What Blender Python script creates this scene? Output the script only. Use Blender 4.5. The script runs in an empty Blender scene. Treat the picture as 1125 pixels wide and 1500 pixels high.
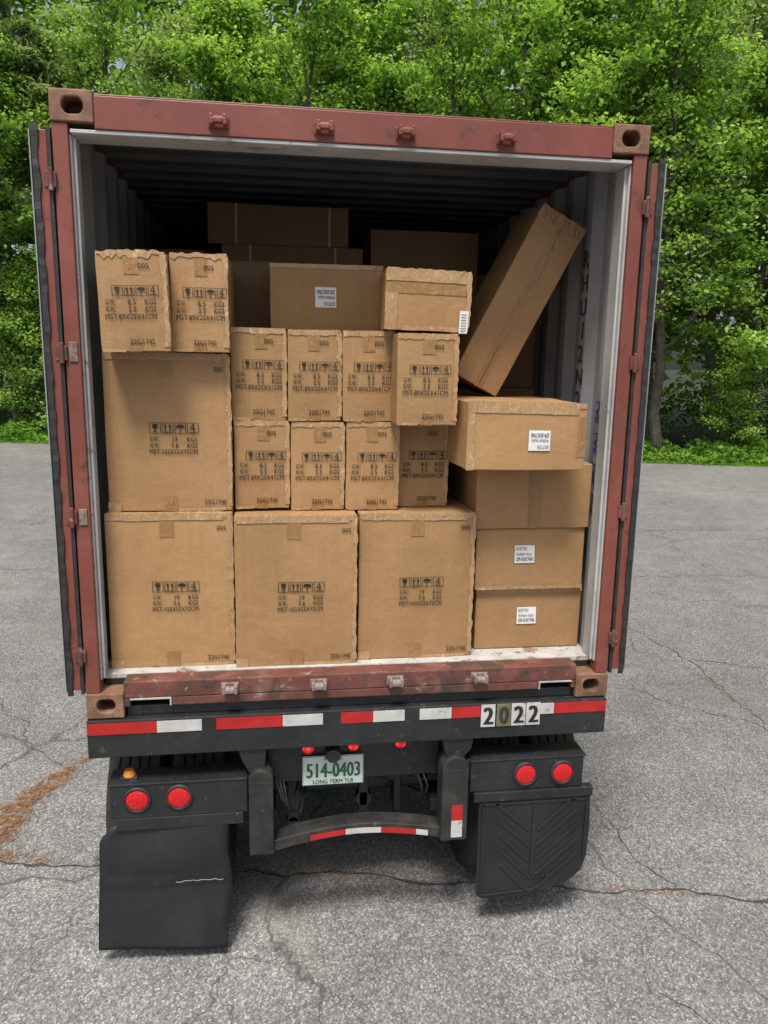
import bpy, bmesh, math, random
import numpy as np
from mathutils import Vector, Matrix, noise
random.seed(7); rng=np.random.default_rng(7)
scene=bpy.context.scene
COL=scene.collection
def link(o,parent=None):
    COL.objects.link(o)
    if parent is not None: o.parent=parent
    return o
def empty(name,loc=(0,0,0)):
    e=bpy.data.objects.new(name,None); e.empty_display_size=.2; e.location=loc
    return link(e)
# ---------------------------------------------------------------- materials
def newmat(name):
    m=bpy.data.materials.new(name); m.use_nodes=True
    nt=m.node_tree; b=nt.nodes["Principled BSDF"]
    return m,nt,b
def N(nt,t,**kw):
    n=nt.nodes.new(t)
    for k,v in kw.items(): setattr(n,k,v)
    return n
def coords(nt,rand=False):
    if not rand:
        return N(nt,"ShaderNodeNewGeometry").outputs["Position"]
    tc=N(nt,"ShaderNodeTexCoord"); oi=N(nt,"ShaderNodeObjectInfo")
    mu=N(nt,"ShaderNodeMath",operation='MULTIPLY'); mu.inputs[1].default_value=37.0
    nt.links.new(oi.outputs["Random"],mu.inputs[0])
    ad=N(nt,"ShaderNodeVectorMath",operation='ADD')
    nt.links.new(tc.outputs["Object"],ad.inputs[0]); nt.links.new(mu.outputs[0],ad.inputs[1])
    return ad.outputs[0]
def noise_n(nt,vec,scale,detail=5,rough=.55,dist=0):
    n=N(nt,"ShaderNodeTexNoise"); n.inputs["Scale"].default_value=scale; n.inputs["Detail"].default_value=detail
    n.inputs["Roughness"].default_value=rough; n.inputs["Distortion"].default_value=dist
    nt.links.new(vec,n.inputs["Vector"]); return n.outputs["Fac"]
def ramp(nt,fac,stops):
    r=N(nt,"ShaderNodeValToRGB"); el=r.color_ramp.elements
    while len(el)<len(stops): el.new(0.5)
    for e,(p,c) in zip(el,stops):
        e.position=p; e.color=(c if len(c)==4 else (*c,1))
    nt.links.new(fac,r.inputs[0]); return r.outputs[0]
def mix(nt,fac,a,b,mode='MIX'):
    m=N(nt,"ShaderNodeMix",data_type='RGBA',blend_type=mode)
    for s,v in ((0,fac),(6,a),(7,b)):
        if isinstance(v,(int,float)): m.inputs[s].default_value=v
        elif isinstance(v,tuple): m.inputs[s].default_value=(*v,1) if len(v)==3 else v
        else: nt.links.new(v,m.inputs[s])
    return m.outputs[2]
def bump(nt,b,h,strength,dist=.01):
    n=N(nt,"ShaderNodeBump"); n.inputs["Strength"].default_value=strength; n.inputs["Distance"].default_value=dist
    nt.links.new(h,n.inputs["Height"]); nt.links.new(n.outputs[0],b.inputs["Normal"])
def G(v): return (v,v,v)
def pmat(name,stops,scale=5,rough=.6,metal=0,bmp=0,bscale=80,rand=False,stretch=None,over=None,spec=.5):
    m,nt,b=newmat(name); v=coords(nt,rand)
    if stretch:
        mp=N(nt,"ShaderNodeMapping"); mp.inputs["Scale"].default_value=stretch; nt.links.new(v,mp.inputs[0]); vv=mp.outputs[0]
    else: vv=v
    c=ramp(nt,noise_n(nt,vv,scale,5,.62),stops)
    if over:   # list of (scale,lo,hi,color)
        for (s,lo,hi,colr) in over:
            f=ramp(nt,noise_n(nt,v,s,6,.68,.4),[(lo,G(0)),(hi,G(1))])
            c=mix(nt,f,c,colr)
    nt.links.new(c,b.inputs["Base Color"]); b.inputs["Roughness"].default_value=rough; b.inputs["Metallic"].default_value=metal
    b.inputs["Specular IOR Level"].default_value=spec
    if bmp: bump(nt,b,noise_n(nt,v,bscale,3),bmp,.004)
    return m
M={}
M['red']=pmat('container_red_paint',[(.3,(.15,.038,.028)),(.55,(.195,.052,.038)),(.75,(.235,.082,.062))],3,.5,bmp=.15,bscale=40,
   over=[(9,.58,.66,(.09,.036,.02)),(35,.66,.72,(.30,.17,.12)),(2.2,.52,.8,(.12,.045,.032))])
M['redworn']=pmat('container_sill_worn',[(.3,(.09,.034,.024)),(.5,(.15,.048,.037)),(.68,(.19,.088,.067))],6,.6,bmp=.3,bscale=50,
   over=[(7,.50,.60,(.08,.042,.026)),(16,.6,.68,(.26,.22,.18)),(4,.58,.70,(.04,.032,.027))])
M['rust']=pmat('casting_rusty_steel',[(.3,(.10,.05,.03)),(.5,(.20,.105,.062)),(.7,(.30,.18,.12))],9,.7,bmp=.4,bscale=60,
   over=[(14,.58,.66,(.20,.055,.04)),(25,.62,.7,(.36,.28,.22)),(5,.56,.66,(.07,.04,.025))])
M['grey']=pmat('container_interior_paint',[(.3,(.35,.355,.35)),(.6,(.46,.465,.455)),(.8,(.52,.515,.50))],3,.5,bmp=.08,
   over=[(8,.60,.68,(.20,.13,.08)),(2,.50,.8,(.27,.275,.27)),(28,.64,.70,(.15,.12,.10))])
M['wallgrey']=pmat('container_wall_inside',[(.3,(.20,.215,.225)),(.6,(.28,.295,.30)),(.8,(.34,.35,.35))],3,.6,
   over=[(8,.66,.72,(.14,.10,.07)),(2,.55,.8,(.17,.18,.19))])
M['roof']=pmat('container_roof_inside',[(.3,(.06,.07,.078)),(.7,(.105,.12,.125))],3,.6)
M['thresh']=pmat('threshold_scuffed_paint',[(.3,(.34,.33,.31)),(.6,(.48,.47,.45)),(.8,(.55,.54,.51))],8,.55,bmp=.2,
   over=[(12,.54,.64,(.20,.14,.10)),(40,.60,.68,(.15,.11,.09))])
M['ply']=pmat('plywood_floor',[(.3,(.10,.062,.037)),(.7,(.16,.105,.065))],4,.7,stretch=(12,1,1))
M['chassis']=pmat('chassis_black_paint',[(.3,(.010,.012,.013)),(.6,(.020,.022,.024)),(.8,(.036,.038,.039))],5,.42,bmp=.2,bscale=50,
   over=[(18,.60,.68,(.06,.057,.053)),(6,.62,.72,(.05,.036,.025)),(50,.66,.70,(.16,.15,.14))])
M['chassisworn']=pmat('chassis_worn_edge',[(.3,(.012,.013,.014)),(.5,(.024,.024,.024)),(.7,(.05,.044,.038))],9,.5,bmp=.3,bscale=60,
   over=[(12,.60,.70,(.10,.047,.022)),(22,.65,.71,(.16,.13,.11))])
M['rubber']=pmat('tyre_rubber',[(.3,(.012,.012,.013)),(.7,(.03,.029,.029))],10,.75,bmp=.3,bscale=90)
M['flap']=pmat('mudflap_rubber',[(.3,(.009,.011,.013)),(.6,(.017,.020,.023)),(.8,(.030,.033,.036))],4,.42,bmp=.12,bscale=25,
   over=[(3,.6,.8,(.036,.037,.037)),(30,.66,.73,(.08,.078,.074))])
M['gasket']=pmat('door_gasket_rubber',[(.3,G(.012)),(.7,G(.03))],20,.6,bmp=.3)
M['steel']=pmat('galvanised_steel',[(.3,(.16,.13,.12)),(.6,(.25,.20,.18)),(.8,(.34,.28,.25))],20,.6,.1,bmp=.2,over=[(15,.54,.62,(.16,.08,.05))])
M['dark']=pmat('dark_void_paint',[(.3,G(.008)),(.7,G(.015))],5,.8)
M['tred']=pmat('reflective_tape_red',[(.3,(.33,.010,.010)),(.7,(.44,.022,.02))],10,.35,over=[(30,.64,.70,(.12,.06,.05))])
M['twhite']=pmat('reflective_tape_white',[(.3,(.40,.40,.39)),(.7,(.56,.56,.54))],10,.35,over=[(25,.60,.68,(.2,.19,.18))])
M['white']=pmat('white_label_paper',[(.3,G(.66)),(.7,G(.74))],10,.6)
M['plate']=pmat('plate_white',[(.3,(.50,.56,.52)),(.7,(.60,.65,.61))],20,.4)
M['green']=pmat('plate_green_paint',[(.3,(.01,.10,.055)),(.7,(.015,.13,.07))],10,.5)
M['ink']=pmat('printing_ink',[(.35,(.010,.009,.008)),(.7,(.024,.019,.014))],40,.6,rand=True)
M['blueink']=pmat('blue_marker',[(.3,(.02,.03,.24)),(.7,(.04,.05,.34))],20,.6)
M['inkgrey']=pmat('label_ink',[(.3,G(.03)),(.7,(.05,.05,.08))],20,.6)
M['amber']=pmat('amber_lens',[(.3,(.55,.17,.02)),(.7,(.65,.25,.04))],20,.2)
M['yellow']=pmat('worn_number_plate',[(.3,(.08,.075,.045)),(.7,(.20,.18,.09))],30,.6)
M['strap']=pmat('packing_strap',[(.3,G(.28)),(.7,G(.4))],20,.5)
def lampmat(name,strength,scale):
    m,nt,b=newmat(name); b.inputs["Base Color"].default_value=(.4,.008,.01,1); b.inputs["Roughness"].default_value=.12
    tc=N(nt,"ShaderNodeNewGeometry"); v=N(nt,"ShaderNodeTexVoronoi"); v.inputs["Scale"].default_value=scale; v.inputs["Randomness"].default_value=.35
    nt.links.new(tc.outputs["Position"],v.inputs["Vector"])
    c=ramp(nt,v.outputs["Distance"],[(.0,(1,.08,.06)),(.25,(.50,.015,.015)),(.6,(.22,.003,.003))])
    nt.links.new(c,b.inputs["Emission Color"]); b.inputs["Emission Strength"].default_value=strength
    return m
M['lamp']=lampmat('tail_lamp_red_lens',.45,62)
M['marker']=lampmat('marker_lamp_red_lens',1.5,30)
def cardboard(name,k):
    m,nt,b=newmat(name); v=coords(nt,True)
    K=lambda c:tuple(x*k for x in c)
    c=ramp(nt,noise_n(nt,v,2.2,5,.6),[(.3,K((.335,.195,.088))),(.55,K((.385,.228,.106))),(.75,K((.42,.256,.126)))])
    sp=ramp(nt,noise_n(nt,v,140,2,.7),[(.35,G(.90)),(.6,G(1.03))])
    c=mix(nt,1.0,c,sp,'MULTIPLY')
    mp=N(nt,"ShaderNodeMapping"); mp.inputs["Scale"].default_value=(1,1,.04); nt.links.new(v,mp.inputs[0])
    fl=ramp(nt,noise_n(nt,mp.outputs[0],60,2,.6),[(.3,G(.955)),(.7,G(1.02))])
    c=mix(nt,1.0,c,fl,'MULTIPLY')
    sc=ramp(nt,noise_n(nt,v,5,6,.75,1.2),[(.65,G(0)),(.71,G(.8))])
    c=mix(nt,sc,c,K((.47,.315,.18)))
    dk=ramp(nt,noise_n(nt,v,3.3,6,.7,.6),[(.57,G(0)),(.76,G(.55))])
    c=mix(nt,dk,c,K((.27,.155,.072)))
    oi=N(nt,"ShaderNodeObjectInfo"); t=ramp(nt,oi.outputs["Random"],[(0,(.87,.86,.84)),(1,(1.05,1.04,1.02))])
    c=mix(nt,1.0,c,t,'MULTIPLY')
    nt.links.new(c,b.inputs["Base Color"]); b.inputs["Roughness"].default_value=.56; b.inputs["Specular IOR Level"].default_value=.32
    bump(nt,b,noise_n(nt,v,6,5,.6),.6,.014)
    return m
M['card']=cardboard('corrugated_cardboard',1.0)
M['cardshade']=cardboard('corrugated_cardboard_shaded',.55)  # same cardboard, with interior shade put into the colour for the deep cartons
def tapemat(name,base,rough,glare):
    m,nt,b=newmat(name); v=coords(nt,True)
    c=ramp(nt,noise_n(nt,v,12,3),[(.3,tuple(x*.88 for x in base)),(.7,base)])
    mp=N(nt,"ShaderNodeMapping"); mp.inputs["Scale"].default_value=(1,1,.35); nt.links.new(v,mp.inputs[0])
    s=ramp(nt,noise_n(nt,mp.outputs[0],45,5,.75,1.5),[(.56,G(0)),(.64,G(glare))])
    c=mix(nt,s,c,(.62,.50,.37))  # pale streaks paint the tape's glare into its base colour
    nt.links.new(c,b.inputs["Base Color"]); b.inputs["Roughness"].default_value=rough
    bump(nt,b,noise_n(nt,mp.outputs[0],28,3,.65,1.0),.8,.012)
    return m
M['tape']=tapemat('packing_tape_brown',(.305,.166,.068),.22,.14)
M['clear']=tapemat('packing_tape_clear',(.405,.250,.125),.2,.55)
def asphalt():
    m,nt,b=newmat('weathered_asphalt'); v=coords(nt)
    big=ramp(nt,noise_n(nt,v,.35,5,.6),[(.3,(.178,.176,.174)),(.55,(.218,.215,.211)),(.75,(.262,.258,.251))])
    vo=N(nt,"ShaderNodeTexVoronoi"); vo.inputs["Scale"].default_value=95; nt.links.new(v,vo.inputs["Vector"])
    bw=N(nt,"ShaderNodeRGBToBW"); nt.links.new(vo.outputs["Color"],bw.inputs[0])
    st=ramp(nt,bw.outputs[0],[(.15,G(.55)),(.42,G(.90)),(.66,G(1.10)),(.85,(1.75,1.71,1.64))])
    c=mix(nt,1.0,big,st,'MULTIPLY')
    pit=ramp(nt,vo.outputs["Distance"],[(.3,G(1.06)),(.7,G(.58))])
    c=mix(nt,.9,c,pit,'MULTIPLY')
    mid=ramp(nt,noise_n(nt,v,3,5,.65),[(.3,G(.84)),(.7,G(1.14))]); c=mix(nt,1.0,c,mid,'MULTIPLY')
    def cracks(scale,wd,ms,lo,hi,c):
        nn=N(nt,"ShaderNodeTexNoise"); nn.inputs["Scale"].default_value=scale*2.2; nn.inputs["Detail"].default_value=6; nt.links.new(v,nn.inputs["Vector"])
        sv=N(nt,"ShaderNodeVectorMath",operation='SCALE'); sv.inputs["Scale"].default_value=.5/scale; nt.links.new(nn.outputs["Color"],sv.inputs[0])
        ad=N(nt,"ShaderNodeVectorMath",operation='ADD'); nt.links.new(v,ad.inputs[0]); nt.links.new(sv.outputs[0],ad.inputs[1])
        w=N(nt,"ShaderNodeTexVoronoi",feature='DISTANCE_TO_EDGE'); w.inputs["Scale"].default_value=scale; nt.links.new(ad.outputs[0],w.inputs["Vector"])
        ln=ramp(nt,w.outputs["Distance"],[(wd*.3,G(1)),(wd,G(0))])
        mk=ramp(nt,noise_n(nt,v,ms,2,.5),[(lo,G(0)),(hi,G(.9))])
        f=mix(nt,1.0,ln,mk,'MULTIPLY')
        return mix(nt,f,c,(.055,.052,.048))
    c=cracks(.45,.0050,.22,.36,.50,c)
    c=cracks(1.5,.0075,.16,.52,.64,c)
    stn=ramp(nt,noise_n(nt,v,.9,4,.6,.5),[(.60,G(0)),(.75,G(.45))]); c=mix(nt,stn,c,(.31,.288,.25))
    dst=ramp(nt,noise_n(nt,v,.6,5,.6,.8),[(.30,G(.4)),(.42,G(0))]); c=mix(nt,dst,c,(.12,.118,.115))
    nt.links.new(c,b.inputs["Base Color"]); b.inputs["Roughness"].default_value=.8
    bump(nt,b,vo.outputs["Distance"],.5,.006)
    return m
M['asphalt']=asphalt()
M['crack']=pmat('crack_fill_dark',[(.3,G(.03)),(.7,(.07,.062,.055))],30,.9)
M['needle']=pmat('dry_pine_needles',[(.3,(.17,.085,.04)),(.6,(.30,.16,.08)),(.8,(.38,.23,.13))],30,.8)
M['soil']=pmat('forest_floor',[(.3,(.012,.012,.006)),(.6,(.022,.028,.010)),(.8,(.035,.045,.014))],2,.9)
M['bark']=pmat('tree_bark',[(.3,(.03,.025,.02)),(.6,(.075,.065,.052)),(.8,(.13,.115,.10))],6,.9)
M['birchbark']=pmat('birch_bark',[(.3,(.12,.1,.09)),(.6,(.36,.34,.31))],8,.8)
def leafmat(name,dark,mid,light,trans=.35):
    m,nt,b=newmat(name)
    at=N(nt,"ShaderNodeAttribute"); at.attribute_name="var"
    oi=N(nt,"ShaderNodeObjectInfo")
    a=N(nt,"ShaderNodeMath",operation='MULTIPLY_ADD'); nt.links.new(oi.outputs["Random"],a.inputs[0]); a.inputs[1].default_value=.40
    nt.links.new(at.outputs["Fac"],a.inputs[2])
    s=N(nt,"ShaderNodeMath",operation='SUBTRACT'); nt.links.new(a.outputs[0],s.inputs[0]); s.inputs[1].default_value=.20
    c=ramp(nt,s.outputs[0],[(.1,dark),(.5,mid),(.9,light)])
    nt.nodes.remove(b); b=N(nt,"ShaderNodeBsdfDiffuse"); nt.links.new(c,b.inputs["Color"])
    tr=N(nt,"ShaderNodeBsdfTranslucent"); c2=mix(nt,1.0,c,(1.3,1.4,.6),'MULTIPLY'); nt.links.new(c2,tr.inputs[0])
    ms=N(nt,"ShaderNodeMixShader"); ms.inputs[0].default_value=trans
    nt.links.new(b.outputs[0],ms.inputs[1]); nt.links.new(tr.outputs[0],ms.inputs[2])
    nt.links.new(ms.outputs[0],nt.nodes["Material Output"].inputs[0])
    return m
M['leaf']=leafmat('maple_leaves',(.085,.165,.035),(.225,.375,.080),(.42,.57,.155),.45)
M['leaf2']=leafmat('birch_leaves',(.17,.24,.10),(.29,.38,.17),(.42,.51,.26),.45)
M['pineleaf']=leafmat('pine_needles_green',(.11,.17,.07),(.24,.32,.14),(.38,.46,.23),.38)
M['cover']=leafmat('ground_cover_leaves',(.05,.13,.020),(.15,.29,.045),(.29,.45,.085),.42)
# ---------------------------------------------------------------- mesh builder
class MB:
    def __init__(s): s.v=[];s.f=[];s.m=[];s.mats=[];s.cur=0
    def mat(s,k):
        m=M[k]
        if m not in s.mats: s.mats.append(m)
        s.cur=s.mats.index(m); return s
    def add(s,vs,fs):
        o=len(s.v); s.v+= [tuple(p) for p in vs]
        for f in fs: s.f.append([o+i for i in f]); s.m.append(s.cur)
        return s
    def box(s,x0,x1,y0,y1,z0,z1):
        vs=[(x0,y0,z0),(x1,y0,z0),(x1,y1,z0),(x0,y1,z0),(x0,y0,z1),(x1,y0,z1),(x1,y1,z1),(x0,y1,z1)]
        return s.add(vs,[(0,3,2,1),(4,5,6,7),(0,1,5,4),(1,2,6,5),(2,3,7,6),(3,0,4,7)])
    def prism(s,poly,y0,y1):
        n=len(poly); vs=[(x,y0,z) for x,z in poly]+[(x,y1,z) for x,z in poly]
        return s.add(vs,[list(range(n)),list(range(2*n-1,n-1,-1))]+[(i,n+i,n+(i+1)%n,(i+1)%n) for i in range(n)])
    def cyl(s,c,r,h,axis='y',n=24,r2=None,cap=True):
        r2=r if r2 is None else r2; vs=[]
        for k,(rr,t) in enumerate(((r,-h/2),(r2,h/2))):
            for i in range(n):
                a=2*math.pi*i/n; p=(math.cos(a)*rr,math.sin(a)*rr)
                q={'y':(p[0],t,p[1]),'x':(t,p[0],p[1]),'z':(p[0],p[1],t)}[axis]
                vs.append((c[0]+q[0],c[1]+q[1],c[2]+q[2]))
        fs=[(i,(i+1)%n,n+(i+1)%n,n+i) for i in range(n)]
        if cap: fs+=[list(range(n-1,-1,-1)),list(range(n,2*n))]
        return s.add(vs,fs)
    def tube(s,pts,rs,n=8):
        pts=[Vector(p) for p in pts]; vs=[]
        for i,p in enumerate(pts):
            t=(pts[min(i+1,len(pts)-1)]-pts[max(i-1,0)]).normalized()
            a=t.orthogonal().normalized() if i==0 else (a-t*a.dot(t)).normalized()
            b=t.cross(a); r=rs[i] if hasattr(rs,'__len__') else rs
            for k in range(n):
                an=2*math.pi*k/n; vs.append(p+a*math.cos(an)*r+b*math.sin(an)*r)
        fs=[]
        for i in range(len(pts)-1):
            for k in range(n): fs.append((i*n+k,i*n+(k+1)%n,(i+1)*n+(k+1)%n,(i+1)*n+k))
        fs.append(list(range(n-1,-1,-1))); e=(len(pts)-1)*n; fs.append([e+k for k in range(n)])
        return s.add(vs,fs)
    def mesh(s,name):
        me=bpy.data.meshes.new(name); me.from_pydata(s.v,[],s.f)
        for m in s.mats: me.materials.append(m)
        me.polygons.foreach_set("material_index",s.m); me.update(); return me
    def obj(s,name,parent=None,bevel=0,smooth=False,seg=2):
        me=s.mesh(name)
        if smooth: me.polygons.foreach_set("use_smooth",[True]*len(me.polygons))
        o=bpy.data.objects.new(name,me); link(o,parent)
        if bevel:
            bm=o.modifiers.new("bev",'BEVEL'); bm.width=bevel; bm.segments=seg; bm.limit_method='ANGLE'; bm.angle_limit=math.radians(40); bm.harden_normals=False
        return o
_tc={}
def text_geo(s):
    if s in _tc: return _tc[s]
    cu=bpy.data.curves.new("t","FONT"); cu.body=s; cu.size=1; cu.resolution_u=2
    ob=bpy.data.objects.new("t",cu); COL.objects.link(ob)
    me=bpy.data.meshes.new_from_object(ob)
    vs=[(v.co.x,v.co.y) for v in me.vertices]; fs=[list(p.vertices) for p in me.polygons]
    bpy.data.objects.remove(ob); bpy.data.curves.remove(cu); bpy.data.meshes.remove(me)
    w=max((v[0] for v in vs),default=0); _tc[s]=(vs,fs,w); return _tc[s]
def put_text(mb,s,x,z,cap,y=0,width=None,align='l',flip=False,fn=None,bold=0):
    vs,fs,w=text_geo(s); k=cap/.69; kx=k if width is None else width/w
    W=w*kx; ox={'l':0,'c':-W/2,'r':-W}[align]
    for dx in ([0] if not bold else [-bold,0,bold]):
        out=[]
        for (a,b) in vs:
            px=a*kx+ox+dx; pz=b*k
            if flip: px,pz=-px,-pz
            p=(x+px,y-(0.0002*(dx>0)+.0004*(dx<0)),z+pz)
            out.append(fn(p) if fn else p)
        mb.add(out,fs)
# ---------------------------------------------------------------- shipping container
SC=empty('shipping_container')
W2=1.219; H=2.591
def casting(name,sx,zb):
    x0,x1=(-W2,-W2+.162) if sx<0 else (W2-.162,W2)
    mb=MB().mat('rust').box(x0,x1,0,.178,zb,zb+.118); o=mb.obj(name,SC)
    c=MB().mat('dark'); cx=(x0+x1)/2+sx*(-.004); cz=zb+.06; pts=[]
    for i in range(20):
        a=2*math.pi*i/20; pts.append((cx+math.cos(a)*.026+(.014 if math.cos(a)>0 else -.014),cz+math.sin(a)*.031))
    c.prism(pts,-.05,.12); co=c.obj('cut',None)
    bo=o.modifiers.new('b','BOOLEAN'); bo.object=co; bo.operation='DIFFERENCE'; bo.solver='EXACT'
    dg=bpy.context.evaluated_depsgraph_get(); me=bpy.data.meshes.new_from_object(o.evaluated_get(dg))
    o.modifiers.clear(); o.data=me; bpy.data.objects.remove(co)
    b=o.modifiers.new("bev",'BEVEL'); b.width=.006; b.segments=2; b.limit_method='ANGLE'; b.angle_limit=math.radians(40)
for n,sx,zb in (('corner_casting_1',-1,H-.118),('corner_casting_2',1,H-.118),('corner_casting_3',-1,0),('corner_casting_4',1,0)): casting(n,sx,zb)
mb=MB().mat('red')
mb.box(-1.056,1.056,.006,.118,2.452,2.574)
mb.box(-1.056,1.056,.012,.05,2.574,2.582)
mb.obj('header_beam',SC,.006)
mb=MB().mat('grey'); mb.box(-1.15,1.15,.012,.17,2.436,2.451); mb.box(-1.15,1.15,.12,.17,2.451,2.53); mb.obj('header_inner_lip',SC,.003)
mb=MB().mat('red')
for s in (-1,1):
    a,b=sorted((s*1.156,s*1.217)); mb.box(a,b,.008,.085,.118,2.473)
mb.obj('corner_post',SC,.005)
mb=MB().mat('grey')
for s in (-1,1):
    a,b=sorted((s*1.150,s*1.168)); mb.box(a,b,.03,.17,.172,2.436)
    a,b=sorted((s*1.138,s*1.150)); mb.box(a,b,.05,.062,.172,2.43)
mb.obj('post_inner_channel',SC,.004)
def keeper(mb,x,z):
    mb.box(x-.040,x+.040,-.004,.006,z-.022,z+.022)
    mb.box(x-.034,x-.018,-.045,-.004,z-.018,z+.020); mb.box(x+.018,x+.034,-.045,-.004,z-.018,z+.020)
    mb.cyl((x,-.030,z),.016,.062,'x',12)
    mb.box(x-.018,x+.018,-.050,-.040,z-.012,z+.006)
mb=MB().mat('red')
for x in (-.584,-.168,.163,.585): keeper(mb,x,2.502)
mb.obj('header_keepers',SC,.003)
mb=MB().mat('steel')
for x in (-.589,-.188,.169,.572): keeper(mb,x,.128)
mb.obj('sill_keepers',SC,.003)
mb=MB().mat('redworn')
mb.box(-1.056,1.056,.006,.10,.090,.168)
for a,b in ((-1.056,-1.03),(-.85,.87),(1.035,1.056)): mb.box(a,b,.008,.098,.048,.0895)
mb.obj('door_sill',SC,.005)
mb=MB().mat('thresh')
mb.box(-1.03,-.85,.003,.008,.082,.089); mb.box(-.857,-.850,.003,.008,.05,.082); mb.box(.87,1.035,.003,.008,.082,.089); mb.box(.87,.877,.003,.008,.05,.082)
mb.obj('fork_pocket_edge',SC)
mb=MB().mat('thresh').box(-1.168,1.168,.1005,.34,.15,.1695); mb.mat('ply').box(-1.168,1.168,.3405,12.1,.15,.169); mb.obj('floor',SC)
mb=MB().mat('dark').box(-1.15,1.15,.1,12.1,.05,.149); mb.obj('underframe',SC)
mb=MB().mat('red')
for s in (-1,1):
    a,b=sorted((s*1.16,s*1.212)); mb.box(a,b,.178,12.0,.02,.165); mb.box(a,b,.178,12.0,2.53,2.585)
mb.obj('side_rails',SC,.004)
def corr(mat,off,sgn=1):
    mb=MB().mat(mat); P=.278; prof=[(0,0),(.07,0),(.138,.036),(.208,.036)]
    ys=[];d=[];y=.172
    while y<12.1:
        for a,b in prof: ys.append(y+a); d.append(b)
        y+=P
    for i in range(len(ys)-1):
        q=[(sgn*(1.168+dd+off),yy) for yy,dd in ((ys[i],d[i]),(ys[i+1],d[i+1]))]
        mb.add([(q[0][0],q[0][1],.165),(q[1][0],q[1][1],.165),(q[1][0],q[1][1],2.53),(q[0][0],q[0][1],2.53)],[(0,1,2,3)])
    return mb
for s in (-1,1):
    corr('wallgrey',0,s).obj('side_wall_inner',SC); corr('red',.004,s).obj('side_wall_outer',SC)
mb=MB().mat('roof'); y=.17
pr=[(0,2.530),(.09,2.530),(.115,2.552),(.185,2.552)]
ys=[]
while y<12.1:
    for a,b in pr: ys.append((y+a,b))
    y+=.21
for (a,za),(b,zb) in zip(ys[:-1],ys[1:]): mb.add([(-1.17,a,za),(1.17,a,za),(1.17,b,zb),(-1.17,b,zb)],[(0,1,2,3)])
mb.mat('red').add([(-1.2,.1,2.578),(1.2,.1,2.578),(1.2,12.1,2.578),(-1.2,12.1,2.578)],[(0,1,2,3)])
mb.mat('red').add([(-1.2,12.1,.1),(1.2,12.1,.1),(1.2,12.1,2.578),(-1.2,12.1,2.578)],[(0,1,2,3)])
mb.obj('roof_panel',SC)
def wall_text(mb,s,y,z,cap,rot=False):
    vs,fs,w=text_geo(s); k=cap/.69
    for o_ in (0,.004,-.004):
        out=[]
        for a,b in vs:
            if rot: yy,zz=y+b*k+o_*.3,z+a*k*-1
            else: yy,zz=y-(a-w/2)*k*1.0+o_,z+b*k
            out.append((1.1655-abs(o_)*.1-(o_>0)*.0003,yy,zz))
        mb.add(out,fs)
mb=MB().mat('inkgrey')
for i,ch in enumerate("RHU12N2S"): wall_text(mb,ch,.49,2.06-i*.115,.085)
mb.obj('wall_number',SC)
mb=MB().mat('blueink'); 
for i in range(4): wall_text(mb,"LAE",.205,1.42-i*.15,.045,True)
mb.obj('wall_marker_writing',SC)
for s in (-1,1):
    mb=MB()
    def B(xa,xb,*r):
        a,b=sorted((s*xa,s*xb)); mb.box(a,b,*r)
    mb.mat('red'); B(1.235,1.279,.0,.09,.14,2.44); B(1.24,1.272,.09,1.10,.16,2.42); B(1.235,1.279,1.10,1.17,.14,2.44)
    mb.mat('grey'); B(1.2795,1.286,.02,1.16,.15,2.43)
    mb.obj('door_leaf',SC,.004)
    mb=MB().mat('gasket'); B(1.2865,1.294,.0,.05,.13,2.45); B(1.222,1.236,.004,.03,.12,2.45)
    vs=[];fs=[]; nz=90
    for i in range(nz+1):
        z=.12+2.34*i/nz; j=random.uniform(-.0025,.0025)+.002*math.sin(i*.9)
        x0=1.266+j; x1=1.288+j*.6; yb=-.010+random.uniform(-.002,.002)
        vs+=[(s*x0,yb+.012,z),(s*x0,yb,z),(s*x1,yb,z),(s*x1,yb+.02,z)]
    for i in range(nz):
        for k in range(3): a=i*4+k; fs.append((a,a+1,a+5,a+4))
    mb.add(vs,fs); mb.mat('wallgrey'); B(1.2945,1.299,-.006,.04,.14,2.44)
    mb.obj('door_gasket',SC)
    mb=MB().mat('red')
    for x,y in ((1.229,.35),(1.229,.85)): mb.cyl((s*x,y,1.29),.011,2.3,'z',10)
    mb.obj('lock_rod',SC,smooth=True)
    mb=MB().mat('redworn')
    for z in (.30,.92,1.60,2.26):
        B(1.206,1.250,-.006,.006,z-.030,z+.030); mb.cyl((s*1.226,-.008,z),.010,.085,'z',12)
    if s<0: mb.mat('steel'); B(1.166,1.200,.001,.007,1.565,1.645); B(1.166,1.200,.001,.007,.885,.955)
    mb.obj('door_hinges',SC,.003)
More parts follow.
